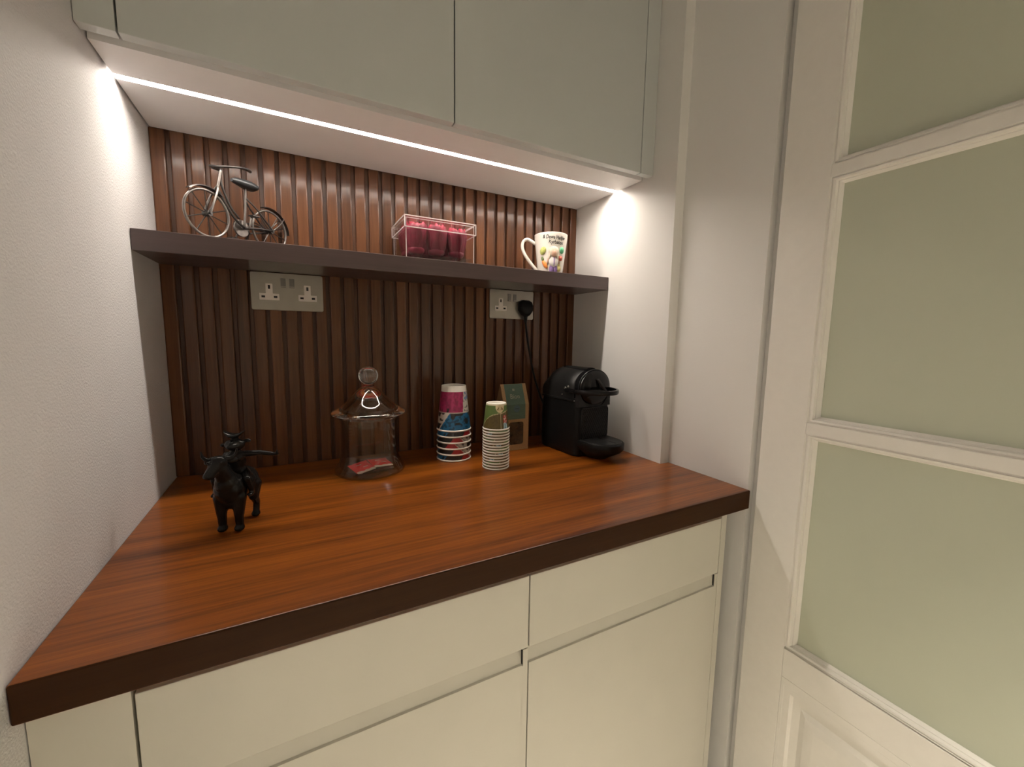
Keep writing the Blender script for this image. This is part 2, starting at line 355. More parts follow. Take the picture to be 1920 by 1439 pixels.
# ================================================================== joinery
def joinery():
    # worktop with the jog around the niche's cheek
    m = MB(); g = .0008
    m.prism([(g, -DC), (XR - g, -DC), (XR - g, -DN - g), (W - g, -DN - g), (W - g, -g), (g, -g)], -TC, 0, 2)
    wt = m.build('worktop', COUNTW, bevel=.0022, seg=3)
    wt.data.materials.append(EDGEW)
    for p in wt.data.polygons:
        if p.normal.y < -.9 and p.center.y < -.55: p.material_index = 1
    tag(wt, 'thick polished reddish-brown wooden worktop with dark front edge', 'worktop')
    m = MB(); m.box(g, W - g, -DS, -g, S - TS, S)
    tag(m.build('wall_shelf', SHELFW, bevel=.0012), 'dark brown wooden shelf running across the slatted niche', 'shelf')
    yf = -.580
    # base units
    def base(x0, x1, label):
        t = thing('base_cabinet', label, 'cabinet', (x0, yf, ZF + .1))
        zz = ZF + .1
        MB().box(0, x1 - x0, .0195, .57, 0, -TC - zz - .0006).build('carcass', LACQB, t)
        MB().box(0, x1 - x0, .07, .55, -.1, -.0005).build('plinth', LACQB, t)
        e = .0011
        MB().box(e, x1 - x0 - e, 0, .019, -.1785 - zz, -.0575 - zz).build('drawer_front', LACQB, t, bevel=.0008)
        # door: routed finger pull along the top edge, stopped short of the right-hand end
        dw = x1 - x0; end = dw - .0115
        m = MB()
        m.prism([(0, 0), (0, -.206 - zz), (.0030, -.2045 - zz), (.0075, -.1815 - zz), (.0095, -.1800 - zz), (.019, -.1800 - zz), (.019, 0)], e, end, 0)
        m.box(end + .0016, dw - e, 0, .019, 0, -.1800 - zz)
        m.box(end - .0002, end + .0018, .004, .019, 0, -.1825 - zz)
        m.box(end - .0002, end + .0018, 0, .019, 0, -.2075 - zz)
        dr = m.build('door', LACQB, t)
        MB().box(end + .0001, end + .0014, .0006, .0039, -.2050 - zz, -.1810 - zz).build('slit_shade', DARK, dr)  # black strip filling the slit, its shade put into the colour
    base(.0775, .5485, 'left cream base cabinet with finger-pull drawer below the worktop')
    base(.5485, 1.0125, 'right cream base cabinet with finger-pull drawer nearest the glazed door')
    m = MB(); m.box(.0012, .0760, yf, -.02, ZF + .1, -TC - .0006)
    tag(m.build('filler_panel', LACQB), 'narrow cream filler panel between left base cabinet and wall', 'panel')
    m = MB(); m.box(1.0130, 1.0290, yf, -.02, ZF, -TC - .0006)
    tag(m.build('end_panel', LACQB, bevel=.0006), 'cream end panel at right end of the base cabinets', 'panel')
    # wall cabinets
    zt = 1.40
    def wallcab(x0, x1, label):
        t = thing('wall_cabinet', label, 'cabinet', (x0, -.311, H))
        MB().box(.0005, x1 - x0 - .0005, .036, .308, .0165, zt - H).build('carcass', LACQ, t)
        MB().box(.0012, x1 - x0 - .0012, 0, .018, 0, zt - H).build('door', LACQ, t, bevel=.0009)
        MB().box(.0005, x1 - x0 - .0005, .0182, .0355, .0100, .0135).build('grip_channel', CHAN, t)
    wallcab(.0433, .5230, 'left grey-white handleless wall cabinet above the niche')
    wallcab(.5230, 1.0000, 'right grey-white handleless wall cabinet above the niche')
    m = MB(); m.box(.001, .0421, -.311, -.293, H, zt); m.box(.001, .0421, -.293, -.276, H + .016, zt)
    tag(m.build('filler_panel', LACQ, bevel=.0006), 'narrow grey-white filler strip between wall cabinet and left wall', 'panel')
    m = MB(); m.box(1.0010, W - .0008, -.311, -.293, H, zt); m.box(1.0010, W - .0008, -.293, -.276, H + .016, zt)
    tag(m.build('end_panel', LACQ, bevel=.0006), 'narrow grey-white end strip right of the wall cabinet doors', 'panel')
    # underside board with a groove for the light
    t = thing('underside_board', 'pale laminate board under the wall cabinets holding the light strip', 'board', (0, 0, H))
    g = .0030; ya, yb = -.1885, -.1735
    MB().box(g, W - g, -.2755, ya, 0, .016).build('front_board', PANELW, t)
    MB().box(g, W - g, yb, -.0005, 0, .016).build('rear_board', PANELW, t)
    MB().box(.0002, W - .0002, -.2745, -.0005, .0163, .019).build('gap_shade_board', DARK, t)  # black board darkens the gaps along both walls, shade put in its colour
    t = thing('led_strip_light', 'glowing white light strip set into the board under wall cabinets', 'light', (0, 0, H))
    MB().box(.0012, W - .0012, ya + .0003, yb - .0003, .0062, .0158).build('profile', ALU, t)
    MB().box(.0016, W - .0016, ya + .0008, yb - .0008, .0038, .0060).build('diffuser', LEDM, t)
joinery()

# ================================================================== sockets and plug
def socket(x0, label):
    w, h = .146, .0835
    t = thing('power_socket', label, 'socket', (x0 + w / 2, -.0004, S - TS - .0012 - h / 2), 0, 'wall sockets')
    m = MB(); m.prism(rrect(w, h, .004), -.0045, 0, 1); m.build('plate', STEEL, t, bevel=.0008)
    for sx in (-1, 1):
        sw = MB(); xc = -.0005 + sx * .0088
        sw.prism([(-.0063, .0185), (-.0063, .0375), (-.0045, .0375)], xc - .0052, xc + .0052, 0) if False else sw.box(xc - .0052, xc + .0052, -.0062, -.0044, .0100, .0305)
        swo = sw.build('switch', STEELD, t, bevel=.0006)
        MB().box(xc - .0050, xc + .0050, -.0068, -.0062, .0110, .0128).build('switch_edge', STEEL, swo)
    for cx in (-.0375, .0400):
        # T-shaped moulded insert: bars in x-z
        a, b, c, d, e = .0070, .0195, -.0195, -.0045, .0175
        poly = [(-b, c), (b, c), (b, d), (a, d), (a, e), (-a, e), (-a, d), (-b, d)]
        m = MB(); m.prism([(cx + p, q) for p, q in poly], -.0053, -.0040, 1)
        ins = m.build('insert', WPLAS, t, bevel=.0022, seg=3)
        for (hx, hz, hw, hh) in ((0, .0095, .0023, .0042), (-.0120, -.0120, .0035, .0022), (.0120, -.0120, .0035, .0022)):
            MB().box(cx + hx - hw, cx + hx + hw, -.0056, -.0050, hz - hh, hz + hh).build('pin_hole', HOLE, ins)
    return t
socket(.157, 'brushed steel double power socket with both outlets empty')
socket(.740, 'brushed steel double power socket holding a black plug')
def plug():
    px, pz = .7405 + .073 + .040 , S - TS - .0012 - .0418 - .006
    t = thing('mains_plug', 'black plug in right socket with cable hanging to coffee machine', 'plug', (px, -.006, pz))
    sec = lambda s, y: [(s * p, y, s * q) for p, q in [(-.0235, -.010), (-.0235, .006), (-.0195, .0155), (-.0100, .0205), (.0100, .0205), (.0195, .0155), (.0235, .006), (.0235, -.010), (.014, -.0235), (.0065, -.027), (-.0065, -.027), (-.014, -.0235)]]
    m = MB(); m.rings([sec(.93, .0), sec(1.0, -.004), sec(1.0, -.012), sec(.86, -.019), sec(.62, -.0225)]); m.build('plug_body', BPLAS, t, True)
    m = MB(); m.tube([(0, -.010, -.022), (0, -.010, -.034), (.0008, -.0095, -.046)], [.0062, .0052, .0036], 12)
    for k in range(4): m.tube([(0, -.010, -.028 - k * .0042), (0, -.010, -.0300 - k * .0042)], [.0068 - k * .0006] * 2, 12)
    m.build('strain_relief', BPLAS, t, True)
    pts = [(.0008, -.0095, -.044)]
    path = [(.0008, -.0095, -.044), (.006, -.0085, -.080), (.016, -.0080, -.130), (.029, -.0080, -.185), (.044, -.012, -.240), (.062, -.030, -.300), (.080, -.050, -.345)]
    m = MB(); m.tube(catmull(path, 8), .0031, 10); m.build('cable', BPLAS, t, True)
def catmull(P, n):
    P = [Vector(p) for p in P]; Q = [P[0] * 2 - P[1]] + P + [P[-1] * 2 - P[-2]]; out = []
    for i in range(1, len(Q) - 2):
        a, b, c, d = Q[i - 1:i + 3]
        for k in range(n):
            t = k / n
            out.append(.5 * ((2 * b) + (c - a) * t + (2 * a - 5 * b + 4 * c - d) * t * t + (3 * b - a - 3 * c + d) * t ** 3))
    out.append(P[-1]); return out
plug()

# ================================================================== coffee machine
def machine():
    t = thing('coffee_machine', 'compact black capsule coffee machine with drip tray and loop handle', 'coffee machine', (.876, -.2546, 0.0004), math.radians(5))
    w = .120
    def arch(x0, x1, zb, zs, zt, y, n=14):
        """cross-section: straight sides from zb to zs, elliptical top to zt"""
        c = (x0 + x1) / 2; a = (x1 - x0) / 2
        p = [(x0, y, zb)] + [(c - a * math.cos(PI * i / n), y, zs + (zt - zs) * math.sin(PI * i / n)) for i in range(n + 1)] + [(x1, y, zb)]
        return p
    # lower body: rounded column
    m = MB(); rings = []
    for z, g in ((0, .004), (.004, .001), (.02, 0), (.10, 0), (.135, .001), (.154, .004)):
        rings.append([(p + w / 2, q + .080, z) for p, q in rrect(w - 2 * g, .160 - 2 * g, .016, 5)])
    m.rings(rings); m.build('body', BPLAS, t, True)
    # head: arched hood running front to back
    m = MB()
    sect = [(.020, .0045, .174, .224), (.024, .0015, .176, .2275), (.06, .0, .176, .2295), (.118, .0, .176, .2315), (.130, .002, .174, .226), (.158, .007, .166, .198)]
    m.rings([arch(g, w - g, .151, zs, zt, y) for y, g, zs, zt in sect]); m.build('hood', BGREY, t, True)
    # hood seam band, raised lid strip on top
    m = MB(); m.rings([arch(.042, w - .042, .2235, .2268, .2330, y) for y in (.018, .05, .112)]); m.build('lid_strip', BPLAS, t, True)
    # side waistline
    m = MB(); m.box(-.0012, .003, .02, .150, .146, .1505); m.build('side_trim', BGREY, t, bevel=.0008)
    # round front
    def disc(y, r, cz, sx=1.0, n=40): return [(w / 2 + r * sx * math.cos(2 * PI * j / n), y, cz + r * math.sin(2 * PI * j / n)) for j in range(n)]
    def ed(y, k): return [(w / 2 + .0545 * k * math.cos(2 * PI * j / 48), y, .1815 + .0465 * k * math.sin(2 * PI * j / 48)) for j in range(48)]
    m = MB(); m.rings([ed(.026, .985), ed(.004, 1.0), ed(-.0015, .96), ed(-.0060, .80), ed(-.0085, .4), ed(-.009, .08)])
    fr = m.build('front_dome', BGLOSS, t, True)
    m = MB(); m.tube([(w / 2 + .0550 * math.cos(2 * PI * j / 48), .003, .1815 + .0470 * math.sin(2 * PI * j / 48)) for j in range(48)], .0016, 8, closed=True); m.build('front_ring', BGREY, fr, True)
    m = MB(); m.rings([[(w / 2 - .002 + dx + k * .018, -.0085 - dy - k * .012, .205 - k * .030) for dx, dy in ((-.0055, 0), (-.0035, .004), (.0035, .004), (.0055, 0))] for k in (0, .15, .5, 1)]); m.build('lever_clip', BGREY, t, True, bevel=.0006)
    # cheeks framing the U-shaped recess below the dome
    for sx in (-1, 1):
        m = MB()
        m.rings([[(w / 2 + sx * (.020 + .035 * k ** .6), .012, .132 + .040 * k), (w / 2 + sx * .0575, .012, .132 + .040 * k), (w / 2 + sx * .0560, -.001, .132 + .040 * k), (w / 2 + sx * (.022 + .033 * k ** .6), -.001, .132 + .040 * k)] for k in (0, .1, .25, .5, .75, 1)])
        m.build('cheek', BGREY, t, True)
    # textured front panel
    fp = MB(); fp.prism([(p + w / 2, q + .088) for p, q in rrect(.098, .086, .010)], -.0035, .004, 1)
    fpo = fp.build('front_panel', BPLAS, t, bevel=.0008)
    g = MB()
    for k in range(-11, 12):
        for sg in (1, -1):
            # diagonal ribs clipped to the panel rectangle
            x0, x1, z0, z1 = .0155, .1045, .0485, .1275
            cx = w / 2 + k * .0074; pts = []
            for zz in (z0, z1):
                xx = cx + sg * (zz - .088) * .62; pts.append((xx, zz))
            (xa, za), (xb, zb) = pts
            def clip(xa, za, xb, zb):
                ta, tb = 0.0, 1.0; dx = xb - xa
                if abs(dx) > 1e-9:
                    lo, hi = sorted(((x0 - xa) / dx, (x1 - xa) / dx)); ta, tb = max(ta, lo), min(tb, hi)
                return None if ta >= tb else ((xa + dx * ta, za + (zb - za) * ta), (xa + dx * tb, za + (zb - za) * tb))
            c = clip(xa, za, xb, zb)
            if c: g.tube([(c[0][0], -.0036, c[0][1]), (c[1][0], -.0036, c[1][1])], .0009, 4)
    g.build('panel_lattice', BGREY, fpo)
    # carrying handle: flat loop around the front
    pts = []
    for i in range(25):
        a = PI * i / 24; pts.append((w / 2 - .064 * math.cos(a) * (1 if abs(math.cos(a)) < 1 else 1), .045 - .105 * math.sin(a) ** .75, .1735))
    m = MB(); rings = []
    for i, p in enumerate(pts):
        q0 = Vector(pts[max(0, i - 1)]); q1 = Vector(pts[min(24, i + 1)]); tg = (q1 - q0).normalized(); nn = Vector((tg.y, -tg.x, 0))
        P = Vector(p); rings.append([P + nn * a + Vector((0, 0, b)) for a, b in ((-.003, -.0055), (.002, -.0055), (.0035, -.002), (.0035, .002), (.002, .0055), (-.003, .0055))])
    m.rings(rings); m.build('loop_handle', BGLOSS, t, True)
    # drip tray: D shape with tapered underside
    def dsh(k, z, ex=0):
        p = [(w / 2 - .054 * k, .012), (w / 2 - .054 * k, -.030 * k)]
        p += [(w / 2 - .054 * k * math.cos(PI * i / 12), -.030 * k - (.062 * k) * math.sin(PI * i / 12)) for i in range(1, 12)]
        p += [(w / 2 + .054 * k, -.030 * k), (w / 2 + .054 * k, .012)]
        return [(a, b, z) for a, b in p]
    m = MB(); m.rings([dsh(.50, 0.0), dsh(.60, .006), dsh(.93, .022), dsh(1.0, .030), dsh(1.0, .043), dsh(.98, .045)]); tr = m.build('drip_tray', BPLAS, t, True)
    m = MB(); m.box(w / 2 + .004, w / 2 + .0085, -.075, -.012, .0470, .0478); m.build('drip_slot', HOLE, tr)
    m = MB(); m.rings([dsh(.92, .0448), dsh(.90, .0472)]); m.build('cup_grid', BGREY, tr, True)
    # steel discs on the left flank: two keys, and glints put into the colour
    for (y, z, r) in ((.050, .178, .0042), (.038, .183, .0034), (.062, .160, .0016), (.012, .1485, .0016)):
        m = MB(); m.lathe([(0, 0), (r, 0), (r * .8, .0018), (0, .0026)], 16, Matrix.Translation((-.0002, y, z)) @ Matrix.Rotation(-PI / 2, 4, 'Y')); m.build('key_glint', STEEL, t, True)
machine()

# ================================================================== paper cups
from mathutils import noise as mnoise
def face_az(x, y): return math.atan2(-1.09487 - y, 0.23824 - x)      # azimuth from a spot toward where the photographer stood
ORD = ['topmost', 'second', 'third', 'fourth', 'fifth', 'sixth', 'seventh', 'eighth', 'ninth', 'tenth', 'eleventh', 'twelfth', 'thirteenth', 'fourteenth', 'bottom']
def lat(rot, name, R, r, h, paint, m, nseg=144, nv=48):
    """printed outer wall of an upside-down cup; z = 0 at the rim"""
    vs = []; fs = []; cols = []
    for i in range(nv + 1):
        k = i / nv; rad = R + (r - R) * k
        for j in range(nseg):
            a = 2 * PI * j / nseg; vs.append((rad * math.cos(a), rad * math.sin(a), h * k))
            th = (a + PI) % (2 * PI) - PI; cols.append(paint(th, k))
    for i in range(nv):
        for j in range(nseg):
            k = (j + 1) % nseg; fs.append((i * nseg + j, i * nseg + k, (i + 1) * nseg + k, (i + 1) * nseg + j))
    me = bpy.data.meshes.new(name); me.from_pydata(vs, [], fs)
    at = me.color_attributes.new('print', 'FLOAT_COLOR', 'POINT')
    for i, c in enumerate(cols): at.data[i].color = (*c, 1)
    me.materials.append(m); me.polygons.foreach_set('use_smooth', [True] * len(me.polygons))
    return me
BK = (.014, .012, .012); WH = (.62, .57, .50); PK = (.40, .022, .115); BL = (.012, .125, .27); RD = (.40, .018, .022); LB = (.16, .24, .42)
def nz(a, b, s, o=0): return mnoise.noise(Vector((a * s, b * s, 3.7 + o)))
def paint_big(th, v):
    n = nz(th * 1.2, v * 3.2, 1.9); n2 = nz(th * 1.2, v * 3.2, 5.0, 5)
    if -1.75 < th < 1.55:
        if abs(v - .475) < .012: return WH
        if v > .475:
            e = .66 - (v - .475) * -.28
            if abs(th - e) < .035: return WH
            if th < e:
                if v < .60 and th < .0 and nz(th, v, 5, 2) > .22: return BK
                return tuple(c * (.72 if n2 > .12 else 1.0) * (.8 if n > .25 else 1) for c in PK)
            if v > .80: return LB if n2 > -.25 else WH
            return BK if n2 > .28 else WH
        e = -1.12 + .80 * (v / .475)
        if abs(th - e) < .055: return WH
        if th < e:
            if v < .2: return BK
            return BK if n > .22 else WH
        if v < .17:
            return tuple(c * (.35 if (n2 > .18 and v > .05) else 1.0) for c in BL)
        if n > .10: return BK
        return tuple(c * (.45 if n2 > .12 else 1.15) for c in BL)
    # far side: red, white and black comic panels
    t = th if th > 0 else th + 2 * PI          # 1.55 .. 4.53
    sl = v * 2.2
    if t < 1.95 + sl: return BL if n2 < .25 else BK
    if t < 3.0 + sl + .12 * n: return BK
    if t < 4.0 - sl: return tuple(c * (.75 if n2 > .22 else 1) for c in RD)
    if t < 4.07 - sl: return WH
    if t < 4.13 - sl: return BK
    return tuple(c * .75 for c in WH) if n2 < .22 else BK
GR = (.115, .185, .045); OL = (.115, .080, .018); BE = (.55, .47, .27)
def paint_small(th, v):
    if v > .955: return (.80, .74, .55)
    c = .36
    if (th - c) ** 2 / .20 + ((v - .98) / .30) ** 2 < 1:
        for q in (.18, .52):
            if ((th - q) / .13) ** 2 + ((v - .83) / .055) ** 2 < 1 and nz(th, v, 26) > -.12: return (.20, .10, .02)
        return (.74, .63, .38)
    curve = .60 + .06 * math.sin((th + .25) * 1.7) - (.16 if False else 0) * th - .10 * (th < -.2) * (th + .2) ** 2 * 3.0 + .14 * max(0, th - .5) ** 1.2
    if abs(v - curve) < .014: return BE
    if v > curve: return GR
    if abs(th - .40) < .022: return BE
    if .62 < th < 1.02:
        if .28 < v < .57:
            return (.70, .60, .5) if nz(th, v, 22, 4) > .25 else (.42, .03, .02)
        if v <= .28:
            return (.02, .10, .15) if (nz(th, v, 20, 8) > .18) else (.36, .55, .62)
    return tuple(q * (.8 if nz(th, v, 9) > .15 else 1) for q in OL)
def cup_meshes(R, r, h, rt, band, paint, m, big):
    body = lat(0, 'sleeve', R - rt * .6, R - rt * .6 + (r - R + rt * .6) * (h - band) / h, h - band, paint, m)
    mb = MB(); mb.lathe([(R - rt + rt * math.cos(a), rt + rt * math.sin(a)) for a in [2 * PI * i / 10 for i in range(10)]], 64, closed=True)
    ro = mb.build('rim', PAPERW, None, 'all'); rim = ro.data; bpy.data.objects.remove(ro)
    mb = MB(); k = (h - band) / h; rb = R - rt * .6 + (r - R + rt * .6) * k
    dz = band if big else .003
    mb.lathe([(rb - .0002, h - band - .001), (rb - .0008, h - band + .0005), (r - .0004, h - .0008), (r - .0016, h), (r - .0028, h - .001), (r - .0034, h - .006), (0, h - .0065)], 64)
    bo = mb.build('cup_base', PAPERW, None, True); base = bo.data; bpy.data.objects.remove(bo)
    return body, rim, base
def cup_stack(x, y, n, pitch, meshes, labels, name, group, rots):
    for i in range(n):
        t = thing(name, labels[i], 'cup', (x + random.uniform(-.0003, .0003), y + random.uniform(-.0003, .0003), .0003 + (n - 1 - i) * pitch), face_az(x, y) + rots[i], group)
        link('sleeve', meshes[0], t); link('rim', meshes[1], t); link('cup_base', meshes[2], t)
big = cup_meshes(.0440, .0312, .113, .0022, .0145, paint_big, CUPP, True)
lb = ['topmost upside-down comic-print paper cup with pink and blue panels'] + ['%s comic-print paper cup from the top of the large stack' % q for q in ('second', 'third', 'fourth', 'fifth')] + ['lowest comic-print paper cup, standing on the worktop under its stack']
cup_stack(.591, -.116, 6, .0151, big, lb, 'paper_cup', 'stack of large comic-print cups', [0, -2.55, -3.30, -3.62, -3.25, -2.65])
small = cup_meshes(.0325, .0240, .0625, .0020, .0012, paint_small, CUPS, False)
ls = ['topmost small green paper cup, upside down beside the kraft bag'] + ['%s small white-rimmed paper cup from the top of the narrow stack' % q for q in ORD[1:14]] + ['lowest small white-rimmed paper cup, standing on the worktop']
cup_stack(.6565, -.229, 15, .00672, small, ls, 'espresso_cup', 'stack of small green cups', [0] + [random.uniform(0, 6) for _ in range(14)])

# ================================================================== kraft bag
def bag():
    x0, x1, yf, yb, zs, zr = .7287, .8068, -.125, -.078, .128, .182
    ym = (yf + yb) / 2
    t = thing('kraft_bag', 'brown kraft gift bag with green label and dark window', 'bag', (x0, yf, .0004))
    w, d = x1 - x0, yb - yf; hm = ym - yf
    m = MB(); th = .0
    ins = .010
    V = [(0, 0, 0), (w, 0, 0), (w, d, 0), (0, d, 0), (0, 0, zs), (w, 0, zs), (w, d, zs), (0, d, zs), (0, hm - .0012, zr), (w, hm - .0012, zr), (w, hm + .0012, zr), (0, hm + .0012, zr), (ins, hm, zs + .012), (w - ins, hm, zs + .012)]
    F = [(0, 3, 2, 1), (0, 1, 5, 4), (2, 3, 7, 6), (4, 5, 9, 8), (6, 7, 11, 10), (8, 9, 10, 11), (0, 4, 7, 3), (1, 2, 6, 5)]
    m.add(V, F + [(5, 6, 13), (5, 13, 9), (6, 10, 13), (13, 10, 9)])
    m.add([V[4], V[7], V[12], V[8], V[11]], [(0, 2, 1), (0, 3, 2), (1, 2, 4), (2, 3, 4)])
    b = m.build('bag_body', KRAFT, t)
    b.data.materials.append(KRAFTD)
    for p in b.data.polygons:
        if len(p.vertices) == 3: p.material_index = 1  # infolded gusset faces take a darker kraft tone
    # green label: lower sheet on the front, upper sheet on the slope
    sl = Vector((0, hm - .0012, zr - zs)); L = sl.length; sd = sl.normalized(); nrm = Vector((0, -sd.z, sd.y))
    lx0, lx1 = .0100, w - .0110
    m = MB(); e = .0005
    m.rings([[Vector((lx0, 0, .087)) + Vector((0, -q, 0)), Vector((lx1, 0, .087)) + Vector((0, -q, 0)), Vector((lx1, 0, zs)) + Vector((0, -q, q * .3)), Vector((lx1, 0, zs)) + sl * .995 + nrm * q, Vector((lx0, 0, zs)) + sl * .995 + nrm * q, Vector((lx0, 0, zs)) + Vector((0, -q, q * .3))] for q in (.0002, e)])
    m.f = []
    m.add([(lx0, -e, .087), (lx1, -e, .087), (lx1, -e, zs), (lx0, -e, zs)], [(0, 1, 2, 3)])
    up = [Vector((lx0, -e, zs)), Vector((lx1, -e, zs)), Vector((lx1, 0, zs)) + sl * .995 + nrm * e, Vector((lx0, 0, zs)) + sl * .995 + nrm * e]
    m.add(up, [(0, 1, 2, 3)]); m.v = m.v[12:]; m.f = [[i - 12 for i in q] for q in m.f]
    lab = m.build('label', GREENL, t)
    so = lab.modifiers.new('thickness', 'SOLIDIFY'); so.thickness = .0003
    cx = (lx0 + lx1) / 2
    def on_slope(vs, s0, xoff, lift=.0009): return [Vector((xoff + q[0], 0, zs)) + sd * (s0 + q[1]) + nrm * lift for q in vs]
    vs, fs, wd = text_mesh('Bion', .0185, 0)
    vs = [(a * .0300 / wd, b_, c) for a, b_, c in vs]
    m = MB(); m.add(on_slope(vs, .0165, cx - .0160), fs); m.build('lettering', CREAM, lab)
    m = MB()
    m.add(on_slope([(-.0035, 0), (.0035, 0), (.0030, .0022), (-.0030, .0022)], .0385, cx - .002), [(0, 1, 2, 3)])
    for k in (-1, 0, 1): m.add(on_slope([(k * .0024 - .0012, .0026), (k * .0024 + .0012, .0026), (k * .0030 + .0004, .0075 - abs(k) * .0012), (k * .0030 - .0004, .0075 - abs(k) * .0012)], .0385, cx - .002), [(0, 1, 2, 3)])
    m.build('emblem', CREAM, lab)
    m = MB(); m.add([(cx + .0015 + .0100 * math.cos(2 * PI * j / 28), -e - .0006, .1165 + .0100 * math.sin(2 * PI * j / 28)) for j in range(28)], [tuple(range(28))]); m.build('label_disc', BLUEL, lab)
    m = MB(); m.box(cx - .0035, cx + .0070, -e - .0012, -e - .0008, .1155, .1170); m.build('label_mark', INK, lab)
    for k, (a, b_) in enumerate(((.003, .003), (.001, .001), (.004, .005), (.002, .003))):
        MB().box(lx0 + a + .002, lx1 - b_ - .002, -e - .0007, -e - .0004, .1025 - k * .0036, .1038 - k * .0036).build('label_line', FAINT, lab)
    m = MB(); m.prism(rrect(.0445, .0625, .006, 5, (.746 + .790) / 2 - x0, .0478), -.0006, -.0001, 1); m.build('window', WINDO, t)
bag()

# ================================================================== glass jar with two sachets
def jar():
    cx, cy = .382, -.133
    t = thing('glass_jar', 'lidded clear glass jar with ball knob and flared foot', 'jar', (cx, cy, .0005))
    out = [(0, 0), (.058, 0), (.0720, .0010), (.0765, .0045), (.0768, .0080), (.0735, .0150), (.0670, .0250), (.0628, .0360), (.0612, .0480), (.0608, .0700), (.0608, .1150), (.0625, .1220), (.0660, .1270), (.0668, .1290), (.0655, .1300)]
    inn = [(.0635, .1290), (.0600, .1230), (.0580, .1150), (.0580, .0700), (.0582, .0480), (.0598, .0370), (.0630, .0280), (.0650, .0200), (.0630, .0130), (.0540, .0085), (.030, .0070), (0, .0068)]
    MB().lathe(out + inn, 72).build('jar_body', GLASS, t, True)
    lid_o = [(0, .1235), (.0560, .1235), (.0572, .1245), (.0572, .1320), (.0585, .1330), (.0760, .1335), (.0792, .1355), (.0796, .1385), (.0770, .1420), (.0690, .1455), (.0610, .1500), (.0480, .1620), (.0350, .1760), (.0240, .1880), (.0160, .1945), (.0118, .1965), (.0112, .1985), (.0110, .1990)]
    # hollow lid: outer skin, then inner cone back to the plug's edge; ball knob on top
    m = MB(); m.lathe([(.0572, .1245)] + lid_o[3:-1] + [(.0095, .1994), (0, .1996)], 72)
    m.lathe(list(reversed([(.0572, .1245), (.0545, .1245), (.0540, .1330), (.0560, .1440), (.0455, .1570), (.0330, .1700), (.0220, .1810), (.0095, .1880), (0, .1910)])), 72)
    ld = m.build('lid', LIDG, t, True)
    m = MB(); m.ell((0, 0, .2206), (.0212, .0212, .0206), 48, 28); m.ell((0, 0, .2206), (.0168, .0168, .0162), 48, 28); m.build('knob', LIDG, ld, 'all')
    def sachet(x, y, z, rx, ry, rz, label):
        s = thing('tea_sachet', label, 'sachet', (x, y, z), rz, 'red sachets in the jar')
        s.rotation_euler = (rx, ry, rz)
        w, h = .046, .040; n = 10
        m = MB(); top = []; bot = []
        for i in range(n + 1):
            for j in range(n + 1):
                a, b = i / n, j / n; k = (math.sin(PI * a) * math.sin(PI * b)) ** .6 * .0022 + .0003 + .0004 * math.sin(a * 19 + b * 7)
                top.append(((a - .5) * w, (b - .5) * h, k)); bot.append(((a - .5) * w, (b - .5) * h, -max(.0002, k * .6)))
        f = []
        N = n + 1
        for i in range(n):
            for j in range(n):
                q = (i * N + j, (i + 1) * N + j, (i + 1) * N + j + 1, i * N + j + 1); f.append(q); f.append(tuple(N * N + k for k in reversed(q)))
        edge = [i * N for i in range(N)] + [n * N + j for j in range(1, N)] + [i * N + n for i in range(n - 1, -1, -1)] + [j for j in range(n - 1, 0, -1)]
        for a, b in zip(edge, edge[1:] + edge[:1]): f.append((a, b, N * N + b, N * N + a))
        m.add(top + bot, f); m.build('packet', RED, s, True)
        MB().box(-w / 2 + .001, w / 2 - .001, -h / 2 - .0030, -h / 2 + .0045, -.0004, .0012).build('pale_edge', PALE, s, bevel=.0003)
        for (a, b) in ((-.004, .006), (.006, -.006)):
            MB().box(a - .006, a + .006, b - .0008, b + .0008, .0024, .0029).build('printed_dash', PALE, s)
    sachet(cx - .021, cy - .012, .0150, math.radians(14), math.radians(-4), math.radians(24), 'red tea sachet lying at left inside the glass jar')
    sachet(cx + .022, cy + .004, .0160, math.radians(10), math.radians(5), math.radians(16), 'red tea sachet lying at right inside the glass jar')
jar()

